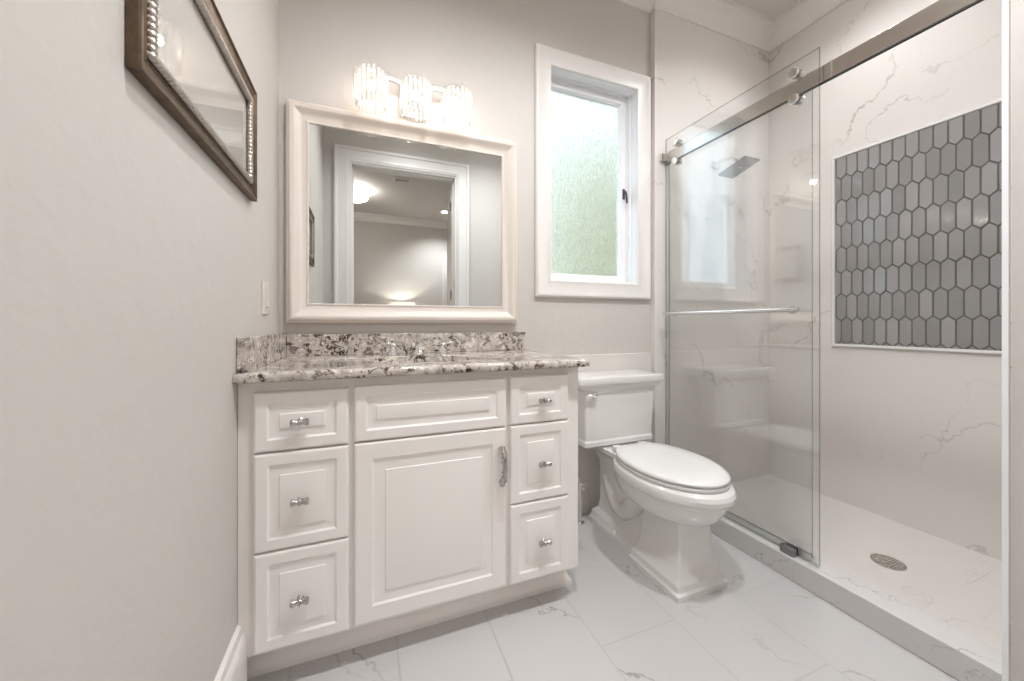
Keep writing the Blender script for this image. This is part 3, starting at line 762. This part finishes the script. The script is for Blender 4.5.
bm = B(); box(bm, XL+.001, XL+.003, a0+.057, a1-.057, b0+.057, b1-.057); obj('print', bm, M['art'], pic, smooth=0)
bm = B(); box(bm, XL+.005, XL+.007, a0+.0575, a1-.0575, b0+.0575, b1-.0575); obj('glass', bm, M['pic_glass'], pic, smooth=0)

# light switch
sw = thing('light_switch', (XL, 1.535, 1.128), 'ivory wall switch plate on the left wall above the granite side splash', 'light switch')
f = PLANES['left'](XL)
bm = B(); rect_rings(bm, f, 1.498, 1.572, 1.07, 1.185, [(0, .0005), (0, .004), (.003, .007), (.006, .0075)], cap_last=True, cap_first=True); obj('plate', bm, M['plate'], sw, smooth=30)
bm = B(); rect_rings(bm, f, 1.518, 1.552, 1.095, 1.16, [(0, .006), (0, .010), (.002, .0115)], cap_last=True, cap_first=True); obj('rocker', bm, M['plate'], sw, smooth=30)

# ------------------------------------------------------------------ downlights and bedroom things
def downlight(x, y, label, m, watts=0, tilt=0, r=.065, grp='recessed ceiling downlights'):
    t = thing('downlight', (x, y, CEIL), label, 'ceiling light', grp)
    bm = B(); lathe(bm, [(r+.022, -.0005), (r+.022, -.006), (r+.004, -.010), (r, -.006), (r, -.0005)], (x, y, CEIL), 'z', 32); obj('trim_ring', bm, M['trim'], t, smooth=40)
    bm = B(); lathe(bm, [(.004, -.005), (r, -.005), (r, -.001), (.004, -.001)], (x, y, CEIL), 'z', 32); obj('diffuser', bm, m, t, smooth=0)
    if watts:                      # the beam of the fitting
        d = bpy.data.lights.new('beam', 'SPOT'); o = bpy.data.objects.new('beam', d); C.objects.link(o)
        d.energy = watts; d.spot_size = math.radians(138); d.spot_blend = .75; d.shadow_soft_size = .06; d.color = (.975, .988, 1)
        o.parent = t; o.location = (0, 0, -.014); o.rotation_euler = (tilt, 0, 0)
downlight(.40, .52, 'unseen fill downlight added in the bathroom ceiling nearer the left wall', M['can'], FILL_CAN, .13)  # this and the next: out-of-view fittings added and aimed as fill
downlight(1.15, .52, 'unseen fill downlight added in the bathroom ceiling nearer the shower curb', M['can'], FILL_CAN, .13)
downlight(2.04, 1.1, 'unseen fill downlight added in the ceiling over the shower', M['can'], SHOWER_FILL)  # added out of view to lift the light on the shower walls
downlight(1.33, -3.08, 'bright recessed downlight in the bedroom ceiling, reflected in the mirror', M['can'], 60)

cl = thing('ceiling_light', (-.14, -2.45, CEIL), 'round flush ceiling light of the bedroom, reflected at the left of the mirror', 'ceiling light')
bm = B(); lathe(bm, [(.07, -.0005), (.07, -.02), (.03, -.03), (.012, -.04), (.012, -.10)], (-.14, -2.45, CEIL), 'z', 24); obj('canopy', bm, M['nickel'], cl, smooth=40)
bm = B(); lathe(bm, [(.17, -.06), (.2, -.065), (.2, -.11), (.19, -.135), (.15, -.155), (.06, -.165), (.002, -.166)], (-.14, -2.45, CEIL), 'z', 40); obj('diffuser', bm, M['bedlight'], cl, smooth=50)
vt = thing('ceiling_vent', (.48, -1.82, CEIL), 'white slotted air vent in the bedroom ceiling', 'vent')
bm = B()
x0, x1, y0, y1 = .37, .60, -1.9, -1.74
box(bm, x0, x1, y0, y0+.025, CEIL-.012, CEIL-.0005); box(bm, x0, x1, y1-.025, y1, CEIL-.012, CEIL-.0005); box(bm, x0, x0+.025, y0+.025, y1-.025, CEIL-.012, CEIL-.0005); box(bm, x1-.025, x1, y0+.025, y1-.025, CEIL-.012, CEIL-.0005)
obj('vent_frame', bm, M['trim'], vt, smooth=0)
bm = B()
for i in range(8):
    y = y0+.032+i*.0135; box(bm, x0+.025, x1-.025, y, y+.006, CEIL-.010, CEIL-.003)
obj('louvres', bm, M['silver'], vt, smooth=0)
bm = B(); box(bm, x0+.02, x1-.02, y0+.02, y1-.02, CEIL-.0025, CEIL-.0005); obj('duct', bm, M['matte_black'], vt, smooth=0)

LX, LY = .63, -3.42
ns = thing('nightstand', (LX, LY, 0), 'dark wooden nightstand under the bedroom lamp', 'nightstand')
bm = B(); box(bm, LX-.32, LX+.32, LY-.24, LY+.24, .72, .75); obj('tabletop', bm, M['wood'], ns, bevel=.004)
bm = B(); box(bm, LX-.29, LX+.29, LY-.22, LY+.22, .42, .72); obj('body', bm, M['wood'], ns, bevel=.003)
bm = B(); rect_rings(bm, PLANES['front'](LY+.22), LX-.26, LX+.26, .46, .69, [(0, 0), (0, .014), (.004, .018)], cap_last=True); obj('drawer', bm, M['wood'], ns, smooth=0)
for sx in (-1, 1):
    for sy in (-1, 1):
        bm = B(); box(bm, LX+sx*.265-.022, LX+sx*.265+.022, LY+sy*.195-.022, LY+sy*.195+.022, 0, .42); obj('leg', bm, M['wood'], ns, bevel=.003)
tl_ = thing('table_lamp', (LX, LY, .75), 'lit bedroom table lamp with white drum shade, reflected low in the mirror', 'lamp')
bm = B(); lathe(bm, [(.08, 0), (.08, .012), (.03, .025), (.025, .05), (.07, .11), (.085, .17), (.06, .24), (.025, .29), (.012, .31), (.012, .40)], (LX, LY, .7502), 'z', 28); obj('base', bm, M['plate'], tl_, smooth=40)
def shade_mat():
    m = bpy.data.materials.new('linen_shade'); m.use_nodes = True; nt = m.node_tree; nt.nodes.clear()
    out = N(nt, 'ShaderNodeOutputMaterial'); a = N(nt, 'ShaderNodeBsdfTranslucent'); b = N(nt, 'ShaderNodeBsdfDiffuse'); mx = N(nt, 'ShaderNodeMixShader')
    a.inputs[0].default_value = (.9, .86, .8, 1); b.inputs[0].default_value = (.9, .87, .82, 1)
    nt.links.new(a.outputs[0], mx.inputs[1]); nt.links.new(b.outputs[0], mx.inputs[2]); nt.links.new(mx.outputs[0], out.inputs[0]); return m
M['linen'] = shade_mat()
bm = B(); lathe(bm, [(.245, 1.10), (.225, 1.405), (.222, 1.405), (.242, 1.10)], (LX, LY, 0), 'z', 40, caps=False); obj('lamp_shade', bm, M['linen'], tl_, smooth=40)
bm = B(); tube(bm, [(LX, LY, 1.14), (LX, LY, 1.42)], .004, 8); tube(bm, [(LX-.222, LY, 1.395), (LX+.222, LY, 1.395)], .003, 6); lathe(bm, [(.004, 0), (.012, .01), (.002, .022)], (LX, LY, 1.42), 'z', 12); obj('finial', bm, M['nickel'], tl_, smooth=40)
M['lampbulb'] = emit('lamp_bulb', (1, .95, .88, 1), 150)
bm = B(); lathe(bm, [(.012, -.04), (.03, 0), (.024, .02), (.008, .03)], (LX+.035, LY, 1.27), 'z', 16); obj('bulb', bm, M['lampbulb'], tl_, smooth=60)
